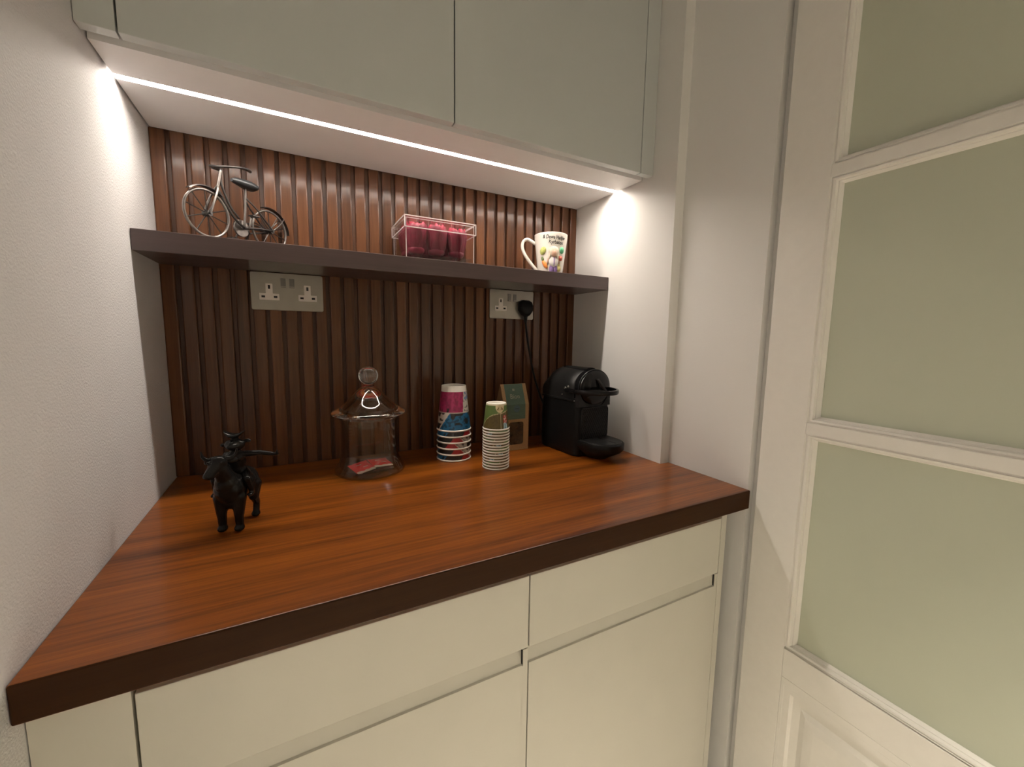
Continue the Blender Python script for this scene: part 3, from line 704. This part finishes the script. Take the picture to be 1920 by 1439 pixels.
# ================================================================== acrylic box with roses
def rose_box():
    x0, x1, y0, y1 = .4672, .6315, -.148, -.022
    w, d = x1 - x0, y1 - y0; th = .0028; z1 = .0885
    t = thing('acrylic_box', 'clear acrylic box with overhanging lid on the shelf', 'box', (x0, y0, S + .0004))
    m = MB()
    def tray(m, ax, bx, ay, by, za, zb, th, up=True):
        """open box with real wall thickness; up: open at the top"""
        zi = za + th if up else zb - th
        zo, zc = (zb, za) if up else (za, zb)
        o = [(ax, ay), (bx, ay), (bx, by), (ax, by)]; i = [(ax + th, ay + th), (bx - th, ay + th), (bx - th, by - th), (ax + th, by - th)]
        V = [(p, q, zc) for p, q in o] + [(p, q, zo) for p, q in o] + [(p, q, zo) for p, q in i] + [(p, q, zi) for p, q in i]
        F = [(0, 1, 2, 3), (12, 13, 14, 15)]
        for k in range(4):
            n = (k + 1) % 4; F += [(k, n, 4 + n, 4 + k), (4 + k, 4 + n, 8 + n, 8 + k), (8 + k, 8 + n, 12 + n, 12 + k)]
        m.add(V, F)
    tray(m, 0, w, 0, d, 0, z1, th); bodyo = m.build('box_body', ACRYL, t)
    m = MB(); e = .0036; tray(m, -e, w + e, -e, d + e, z1 - .0225, z1 + .0040, .0028, False); lido = m.build('lid', ACRYL, t)
    def edges(parent_name, ax, bx, ay, by, za, zb, q):  # pale strips added along the edges, their brightness painted in
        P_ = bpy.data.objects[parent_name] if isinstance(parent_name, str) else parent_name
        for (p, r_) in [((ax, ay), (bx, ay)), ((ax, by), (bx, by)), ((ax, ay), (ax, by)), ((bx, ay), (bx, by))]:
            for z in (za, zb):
                MB().box(min(p[0], r_[0]) - q, max(p[0], r_[0]) + q, min(p[1], r_[1]) - q, max(p[1], r_[1]) + q, z - q, z + q).build('edge_highlight', AEDGE, P_)
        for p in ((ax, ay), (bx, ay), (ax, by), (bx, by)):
            MB().box(p[0] - q, p[0] + q, p[1] - q, p[1] + q, za + q, zb - q).build('edge_highlight', AEDGE, P_)
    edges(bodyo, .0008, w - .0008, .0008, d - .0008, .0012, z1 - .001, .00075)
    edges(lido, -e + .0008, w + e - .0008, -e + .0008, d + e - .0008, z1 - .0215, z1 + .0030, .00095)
    MB().box(th + .001, w - th - .001, th + .001, d - th - .001, .0100, .0120).build('insert_sheet', ACRYL, t)
    # petals: one cupped patch, three sizes
    def petal(r, h, wid, curl, name, mt):
        vs = []; fs = []; nu, nv = 8, 7
        for i in range(nv + 1):
            v = i / nv; prof = math.sin(min(1, v * 1.15) * PI / 2) ** .8
            rad = r * (.42 + .58 * prof) + curl * r * max(0, v - .7) ** 2 * 3.5
            half = wid * (.45 + .55 * math.sin(PI * min(.62, v * .66))) * (1 if v < .8 else 1 - (v - .8) * 1.1)
            for j in range(nu + 1):
                a = (j / nu - .5) * 2 * half
                zz = h * v - .12 * h * (2 * j / nu - 1) ** 2 * v + .03 * h * math.sin(j * 2.1 + i)
                vs.append((rad * math.cos(a), rad * math.sin(a), zz))
        for i in range(nv):
            for j in range(nu): fs.append((i * (nu + 1) + j, i * (nu + 1) + j + 1, (i + 1) * (nu + 1) + j + 1, (i + 1) * (nu + 1) + j))
        m = MB(); m.add(vs, fs); o = m.build(name, mt, None, 'all'); me = o.data; bpy.data.objects.remove(o); return me
    P = [petal(.0262, .064, .85, .10, 'petal', PETALD), petal(.0215, .069, .95, .22, 'petal', PETAL), petal(.0145, .070, 1.15, .16, 'petal', PETAL), petal(.0075, .070, 1.5, .05, 'petal', PETALD)]
    names = ['front left', 'front middle', 'front right', 'back left', 'back middle', 'back right']
    for k in range(6):
        cx = x0 + w * (.190 + .300 * (k % 3)); cy = y0 + d * (.265 if k < 3 else .735)
        r = thing('rose', 'crimson preserved rose at the %s inside the acrylic box' % names[k], 'flower', (cx, cy, S + .0128), k * 1.1, 'roses in the acrylic box')
        for lay, (cnt, off) in enumerate(((6, 0), (5, .4), (4, .2), (2, .9))):
            for j in range(cnt):
                o = link('petal', P[lay], r, (0, 0, 0), (0, 0, off + 2 * PI * j / cnt + random.uniform(-.12, .12)))
                o.scale = (1, 1, random.uniform(.98, 1.09))
                if True:
                    s_ = o.modifiers.new('thickness', 'SOLIDIFY'); s_.thickness = .0006
        MB().ell((0, 0, .012), (.020, .020, .012)).build('calyx', PETALD, r, True)
rose_box()

# ================================================================== mug with clay figures
def mug():
    cx, cy = .8795, -.104
    az = face_az(cx, cy)
    t = thing('mug', 'tall white ceramic mug with handwriting and clay vegetables on it', 'mug', (cx, cy, S + .0004), az)
    Rt, Rb, h = .0465, .0335, .1065
    def rad(z): return Rb + (Rt - Rb) * (z / h) ** .92
    prof = [(0, .002), (Rb - .006, .002), (Rb - .004, 0), (Rb - .0015, 0), (Rb, .002)] + [(rad(z), z) for z in (.01, .03, .05, .07, .09, .099)] + [(Rt - .0002, h - .001), (Rt - .0012, h), (Rt - .0026, h - .001)]
    prof += [(rad(z) - .0035, z) for z in (.099, .09, .07, .05, .03, .01)] + [(Rb - .006, .006), (0, .0055)]
    MB().lathe(prof, 72).build('mug_body', CERAM, t, True)
    # handle on the side that is at the left from the photographer (local -y)
    pts = [(0, -rad(.088) + .002, .084), (0, -rad(.088) - .010, .092), (0, -rad(.088) - .022, .097), (0, -rad(.088) - .032, .091), (0, -rad(.088) - .035, .078), (0, -rad(.05) - .034, .060), (0, -rad(.03) - .022, .038), (0, -rad(.02) - .008, .020), (0, -rad(.02) + .004, .008)]
    MB().tube(catmull(pts, 6), .0046, 12, flat=1.35).build('handle', CERAM, t, 'all')
    def wrap(u, z, lift): # u: metres to the right of the line facing the photographer
        r = rad(z) + lift; a = u / rad(z)
        return Vector((r * math.cos(a), r * math.sin(a), z))
    def write(txt, size, width, u0, zb, tilt):
        vs, fs, wd = text_mesh(txt, size, .15, 0, .00022)
        m = MB(); m.add([wrap(u0 + q[0] * width / wd, zb + q[1] + tilt * q[0] + .0005 * math.sin(q[0] * 400), .0004) for q in vs], fs)
        o = m.build('handwriting', INK, t); o.modifiers.new('thickness', 'SOLIDIFY').thickness = .0003
    write('& Dewe Hadjiw', .0135, .066, -.0225, .0900, -.03)
    write('Kyrbacou', .0135, .042, -.0060, .0770, -.03)
    def blob(name, u, z, r, mt, rot=0, lift=0, parent=None):
        p = wrap(u, z, lift); a = u / rad(z)
        T = Matrix.Translation(p) @ Matrix.Rotation(a, 4, 'Z') @ Matrix.Rotation(rot, 4, 'X')
        return MB().ell((0, 0, 0), r, 16, 10, T).build(name, mt, parent or t, 'all')
    blob('lime_leaf', -.0215, .0590, (.0050, .0085, .0115), LIME, -.5)
    c = blob('carrot', -.0155, .0235, (.0050, .0058, .0135), ORANGE, .55)
    blob('carrot_leaf', -.0225, .0380, (.0030, .0038, .0065), LEAF, .3, 0, c)
    blob('green_pepper', .0330, .0610, (.0050, .0075, .0095), GREEN)
    blob('tomato', .0290, .0400, (.0050, .0072, .0075), TOMATO)
    pr = blob('pear', .0240, .0130, (.0050, .0070, .0095), YELL)
    blob('pear_tip', .0245, .0235, (.0028, .0030, .0045), YELL, 0, 0, pr)
    # little figure: hair, face, coat, arms, trousers
    u = .0085
    blob('figure_hair', u, .0565, (.0045, .0140, .0145), HAIR)
    hd = blob('figure_face', u + .0005, .0510, (.0056, .0078, .0100), SKIN, 0, .0015)
    for s_ in (-1, 1): blob('figure_hair_lock', u + s_ * .0105, .0460, (.0040, .0034, .0105), HAIR, s_ * .12, .001)
    ct = blob('figure_coat', u, .0310, (.0052, .0135, .0145), COAT)
    blob('coat_opening', u + .0005, .0310, (.0025, .0020, .0135), PURP, 0, .0034, ct)
    for s_ in (-1, 1): blob('figure_arm', u + s_ * .0145, .0330, (.0030, .0028, .0115), SKIN, s_ * .28)
    for s_ in (-1, 1): blob('figure_leg', u + s_ * .0056, .0105, (.0046, .0060, .0125), PURP)
mug()

# ================================================================== model bicycle
def bicycle():
    fx, fy, rx, ry = .106, -.138, .201, -.043
    ang = math.atan2(fy - ry, fx - rx); L = math.hypot(fx - rx, fy - ry); R = .0440
    t = thing('model_bicycle', 'small pewter model bicycle with fenders standing on the shelf', 'bicycle', (rx, ry, S + .0004), ang)
    def wheel(x):
        wm = MB(); wm.tube([(x + (R - .0028) * math.cos(a), 0, R + (R - .0028) * math.sin(a)) for a in [2 * PI * i / 48 for i in range(48)]], .0024, 8, closed=True)
        wo = wm.build('wheel', PEWT, t, 'all')
        m = MB(); m.tube([(x, -.0075, R), (x, .0075, R)], .0052, 12); m.tube([(x, -.011, R), (x, .011, R)], .0022, 8); m.build('hub', PEWTD, wo, True)
        for k in range(10):
            a = 2 * PI * k / 10 + .25
            MB().tube([(x + .004 * math.cos(a), 0, R + .004 * math.sin(a)), (x + (R - .004) * math.cos(a), 0, R + (R - .004) * math.sin(a))], .00105, 5).build('spoke', PEWTD, wo)
    wheel(0); wheel(L)
    def tb(name, pts, r, m=PEWT, n=8, smooth=6, parent=None):
        return MB().tube(catmull(pts, smooth), r, n).build(name, m, parent or t, 'all')
    bb = (.060, 0, .036); top = (.1020, 0, .134); hd = (.1105, 0, .100)
    # fork blades and stem
    for s_ in (-1, 1): tb('fork_blade', [(L, s_ * .0085, R), (L - .009, s_ * .0080, R + .024), (.1145, s_ * .0045, .092), (.1120, 0, .099)], .0021)
    tb('stem', [(.1125, 0, .096), hd, top], .0026)
    # handlebar swept back on both sides
    ca, sa = math.cos(math.radians(24)), math.sin(math.radians(24))
    def st(p): dx, dy = p[0] - .105, p[1]; return (.105 + dx * ca - dy * sa, dx * sa + dy * ca, p[2])
    hb = tb('handlebar', [st(p) for p in [(.055, .029, .149), (.070, .031, .147), (.088, .027, .143), (.103, .012, .138), (.1065, 0, .136), (.103, -.012, .138), (.090, -.025, .143), (.074, -.029, .147), (.060, -.029, .149)]], .0020, PEWTD)
    for s_ in (-1, 1): tb('grip', [st((.050, s_ * .0285, .1500)), st((.060, s_ * .0298, .1485)), st((.070, s_ * .031, .1470))], .0030, PEWTD, 10, 4, hb)
    # step-through frame
    tb('top_tube', [(.1065, 0, .118), (.1010, 0, .098), (.088, 0, .070), (.070, 0, .051)], .0021, PEWTD)
    tb('down_tube', [(.1115, 0, .095), (.096, 0, .070), (.080, 0, .050), bb], .0024, PEWTD)
    tb('seat_tube', [bb, (.056, 0, .075), (.053, 0, .116)], .0022)
    for s_ in (-1, 1):
        tb('seat_stay', [(.054, s_ * .003, .094), (.036, s_ * .008, .078), (.016, s_ * .0095, .058), (0, s_ * .0085, R)], .0016, PEWTD)
        tb('chain_stay', [(.060, s_ * .005, .036), (.030, s_ * .0085, .041), (0, s_ * .0085, R)], .0018, PEWTD)
    # saddle
    m = MB(); sec = []
    for x, wd, hz, zc in ((.033, .004, .003, .119), (.0350, .0155, .0085, .1198), (.048, .0160, .0098, .1205), (.062, .0105, .0090, .1212), (.075, .0064, .0070, .1214), (.082, .0035, .0035, .1210)):
        sec.append([(x, wd * math.cos(a), zc + hz * math.sin(a) * (1 if math.sin(a) > 0 else .7)) for a in [2 * PI * i / 14 for i in range(14)]])
    m.rings(sec); m.build('saddle', SADDLE, t, True)
    # fenders
    def fender(x, a0, a1, name):
        rings = []
        for i in range(17):
            a = math.radians(a0 + (a1 - a0) * i / 16); c, s_ = math.cos(a), math.sin(a); rr = R + .0035
            rings.append([(x + (rr + dr) * c, y, R + (rr + dr) * s_) for y, dr in ((-.0055, -.001), (-.0035, .0012), (.0035, .0012), (.0055, -.001), (.0035, .0002), (-.0035, .0002))])
        m = MB(); m.rings(rings); return m.build(name, PEWTD, t, True)
    fender(L, 48, 128, 'front_fender'); rf = fender(0, 70, 178, 'rear_fender')
    for s_ in (-1, 1): tb('fender_stay', [(0, s_ * .009, R), (-.022, s_ * .008, R + .020), (-.034, s_ * .005, R + .034)], .0013, PEWT, 6, 3, rf)
    # chain case, crank, pedals
    m = MB(); cs = []
    for i in range(24): a = 2 * PI * i / 24; cs.append((.060 + .0165 * math.cos(a), .036 + .0165 * math.sin(a)))
    m.prism([(p, q) for p, q in cs], -.0105, -.0065, 1); m.build('chain_wheel', PEWT, t, bevel=.0006)
    m = MB(); m.tube([(.074, -.0085, .046), (.030, -.0085, .050), (0, -.0085, R + .004)], .0018, 6); m.tube([(.066, -.0085, .022), (.030, -.0085, .034), (0, -.0085, R - .004)], .0018, 6); m.build('chain', PEWTD, t, True)
    for s_, dx, dz in ((-1, .010, -.021), (1, -.006, .023)):
        y = s_ * .0125
        c = tb('crank', [(.060, s_ * .004, .036), (.060, y, .036), (.060 + dx, y, .036 + dz)], .0019, PEWT, 8, 3)
        px, pz = .060 + dx, .036 + dz
        m = MB(); m.tube([(px - .007, y + s_ * .002, pz), (px + .007, y + s_ * .002, pz), (px + .007, y + s_ * .013, pz), (px - .007, y + s_ * .013, pz)], .0014, 6, closed=True); m.tube([(px, y, pz), (px, y + s_ * .014, pz)], .0012, 6); m.build('pedal', PEWTD, c, True)
    tb('kickstand', [(.045, -.006, .034), (.042, -.016, .018), (.038, -.024, .0015)], .0016, PEWTD)
bicycle()

# ================================================================== bull and rider figurine
def figurine():
    bx, by = .1475, -.318
    ang = math.atan2(-.052, -.018)            # the bull faces the photographer's left
    t = thing('bull_figurine', 'black figurine of a rider with outstretched arm sitting on a bull', 'figurine', (bx, by, .0003), ang)
    # local +x is forward
    def rem(m, name, mt, vox, it=6):
        o = m.build(name, mt, t, 'all')
        r = o.modifiers.new('skin', 'REMESH'); r.mode = 'VOXEL'; r.voxel_size = vox; r.use_smooth_shade = True
        s_ = o.modifiers.new('smooth', 'SMOOTH'); s_.factor = .5; s_.iterations = it
        return o
    m = MB()
    def cap(a, b, ra, rb, n=12, flat=1.0):
        a, b = Vector(a), Vector(b); k = 7; m.tube([a.lerp(b, i / k) for i in range(k + 1)], [ra + (rb - ra) * i / k for i in range(k + 1)], n, flat=flat)
        m.ell(a, (ra,) * 3, 12, 8); m.ell(b, (rb,) * 3, 12, 8)
    m.ell((.000, 0, .066), (.040, .0215, .024)); m.ell((.022, 0, .068), (.022, .0235, .026)); m.ell((-.024, 0, .066), (.021, .0205, .024))
    m.ell((.030, -.001, .080), (.016, .017, .021)); m.ell((.020, 0, .050), (.017, .018, .016))
    cap((.030, -.001, .084), (.040, -.003, .106), .0150, .0112)
    # legs with knees, hocks and hooves
    for s_ in (-1, 1):
        cap((.026, s_ * .0130, .056), (.028, s_ * .0125, .028), .0112, .0072); cap((.028, s_ * .0125, .028), (.027, s_ * .0122, .008), .0068, .0058); m.ell((.0285, s_ * .0122, .0055), (.0088, .0076, .0055))
        cap((-.026, s_ * .0120, .058), (-.022, s_ * .0130, .038), .0125, .0082); cap((-.022, s_ * .0130, .038), (-.031, s_ * .0128, .024), .0075, .0055); cap((-.031, s_ * .0128, .024), (-.028, s_ * .0126, .008), .0054, .0052); m.ell((-.0265, s_ * .0126, .0050), (.0082, .0070, .0050))
    # head turned to the bull's right (photographer's left)
    hx, hy, hz = .044, -.005, .115
    cap((hx - .004, hy + .001, hz + .001), (hx + .011, hy - .005, hz - .012), .0112, .0080)
    m.ell((hx + .013, hy - .006, hz - .015), (.0075, .0085, .0062)); m.ell((hx - .002, hy, hz + .006), (.0085, .0100, .0060))
    for s_ in (-1, 1): m.ell((hx + .006, hy + s_ * .0080 - .002, hz + .003), (.0030, .0026, .0028))
    cap((-.042, 0, .080), (-.052, 0, .070), .004, .003); cap((-.052, 0, .070), (-.053, .002, .040), .003, .0025); m.ell((-.053, .002, .036), (.004, .004, .007))
    b = rem(m, 'bull', BRONZE, .0016, 5)
    # horns and ears
    for s_ in (-1, 1):
        m = MB(); hb = Vector((hx - .006, hy, hz + .006)); sd = Vector((-.35 * s_ * 0 + .25, s_ * 1.0, 0)).normalized()
        d = Vector((.30, s_ * .95, 0)).normalized() if s_ < 0 else Vector((-.45, .90, 0)).normalized()
        m.tube(catmull([hb + d * .006, hb + d * .014 + Vector((0, 0, -.001)), hb + d * .0205 + Vector((0, 0, .004)), hb + d * .0225 + Vector((0, 0, .013))], 5), [.0048 - .0036 * i / 15 for i in range(16)], 10)
        m.build('horn', BRONZE, t, 'all')
        m = MB(); e0 = hb + Vector((-.004, 0, -.006))
        m.ell((0, 0, 0), (.0035, .0080, .0050), 14, 8, Matrix.Translation(e0 + d * .014) @ Matrix.Rotation(math.atan2(d.y, d.x) - PI / 2, 4, 'Z') @ Matrix.Rotation(.2, 4, 'X')); m.build('ear', BRONZE, t, 'all')
    # rider
    m = MB(); r0 = Vector((.001, .001, .088))
    m.ell(r0 + Vector((0, 0, .004)), (.0125, .0150, .0110)); m.ell(r0 + Vector((.001, 0, .018)), (.0115, .0145, .0170)); m.ell(r0 + Vector((.001, 0, .029)), (.0100, .0165, .0070))
    for s_ in (-1, 1):
        m.ell(r0 + Vector((.008, s_ * .0065, .026)), (.0058, .0065, .0062))
        cap(r0 + Vector((.002, s_ * .013, .000)), r0 + Vector((.021, s_ * .0235, -.006)), .0072, .0058); cap(r0 + Vector((.021, s_ * .0235, -.006)), r0 + Vector((.014, s_ * .0265, -.028)), .0055, .0040); m.ell(r0 + Vector((.019, s_ * .0268, -.031)), (.0080, .0038, .0034))
    cap(r0 + Vector((0, .014, .030)), r0 + Vector((-.004, .034, .030)), .0052, .0042); cap(r0 + Vector((-.004, .034, .030)), r0 + Vector((-.004, .055, .027)), .0042, .0034); m.ell(r0 + Vector((-.003, .058, .0275)), (.0036, .0048, .0032))
    m.ell(r0 + Vector((-.002, .0605, .0315)), (.0016, .0018, .0038))
    cap(r0 + Vector((0, -.014, .029)), r0 + Vector((.010, -.023, .016)), .0050, .0042); cap(r0 + Vector((.010, -.023, .016)), r0 + Vector((.024, -.012, .010)), .0042, .0034)
    cap(r0 + Vector((.001, 0, .032)), r0 + Vector((.002, 0, .040)), .0055, .0055)
    m.ell(r0 + Vector((.003, 0, .0460)), (.0120, .0150, .0100)); m.ell(r0 + Vector((.0130, 0, .0440)), (.0050, .0085, .0045)); m.ell(r0 + Vector((.0120, 0, .0500)), (.0040, .0040, .0030))
    for s_ in (-1, 1): m.ell(r0 + Vector((.000, s_ * .0180, .0480 + s_ * .0035)), (.0035, .0055, .0035))
    rem(m, 'rider', BRONZE, .0014, 4)
    # small boat-shaped hat with upturned tips
    rings = []
    for i in range(13):
        k = -1 + 2 * i / 12; y = k * .0158; zc = .0600 + .0085 * k * k; ww = .0085 * (1 - k * k) ** .5 + .0006; hh = .0036 * (1 - k * k) + .0006
        rings.append([r0 + Vector((.002 + ww * math.cos(a), y, zc + hh * math.sin(a))) for a in [2 * PI * j / 12 for j in range(12)]])
    m = MB(); m.rings(rings); m.lathe([(0, 0), (.0065, 0), (.0050, .005), (.0060, .0085), (0, .0085)], 16, Matrix.Translation(r0 + Vector((.002, 0, .0525)))); m.build('hat', BRONZE, t, True)
figurine()
bpy.context.view_layer.update()
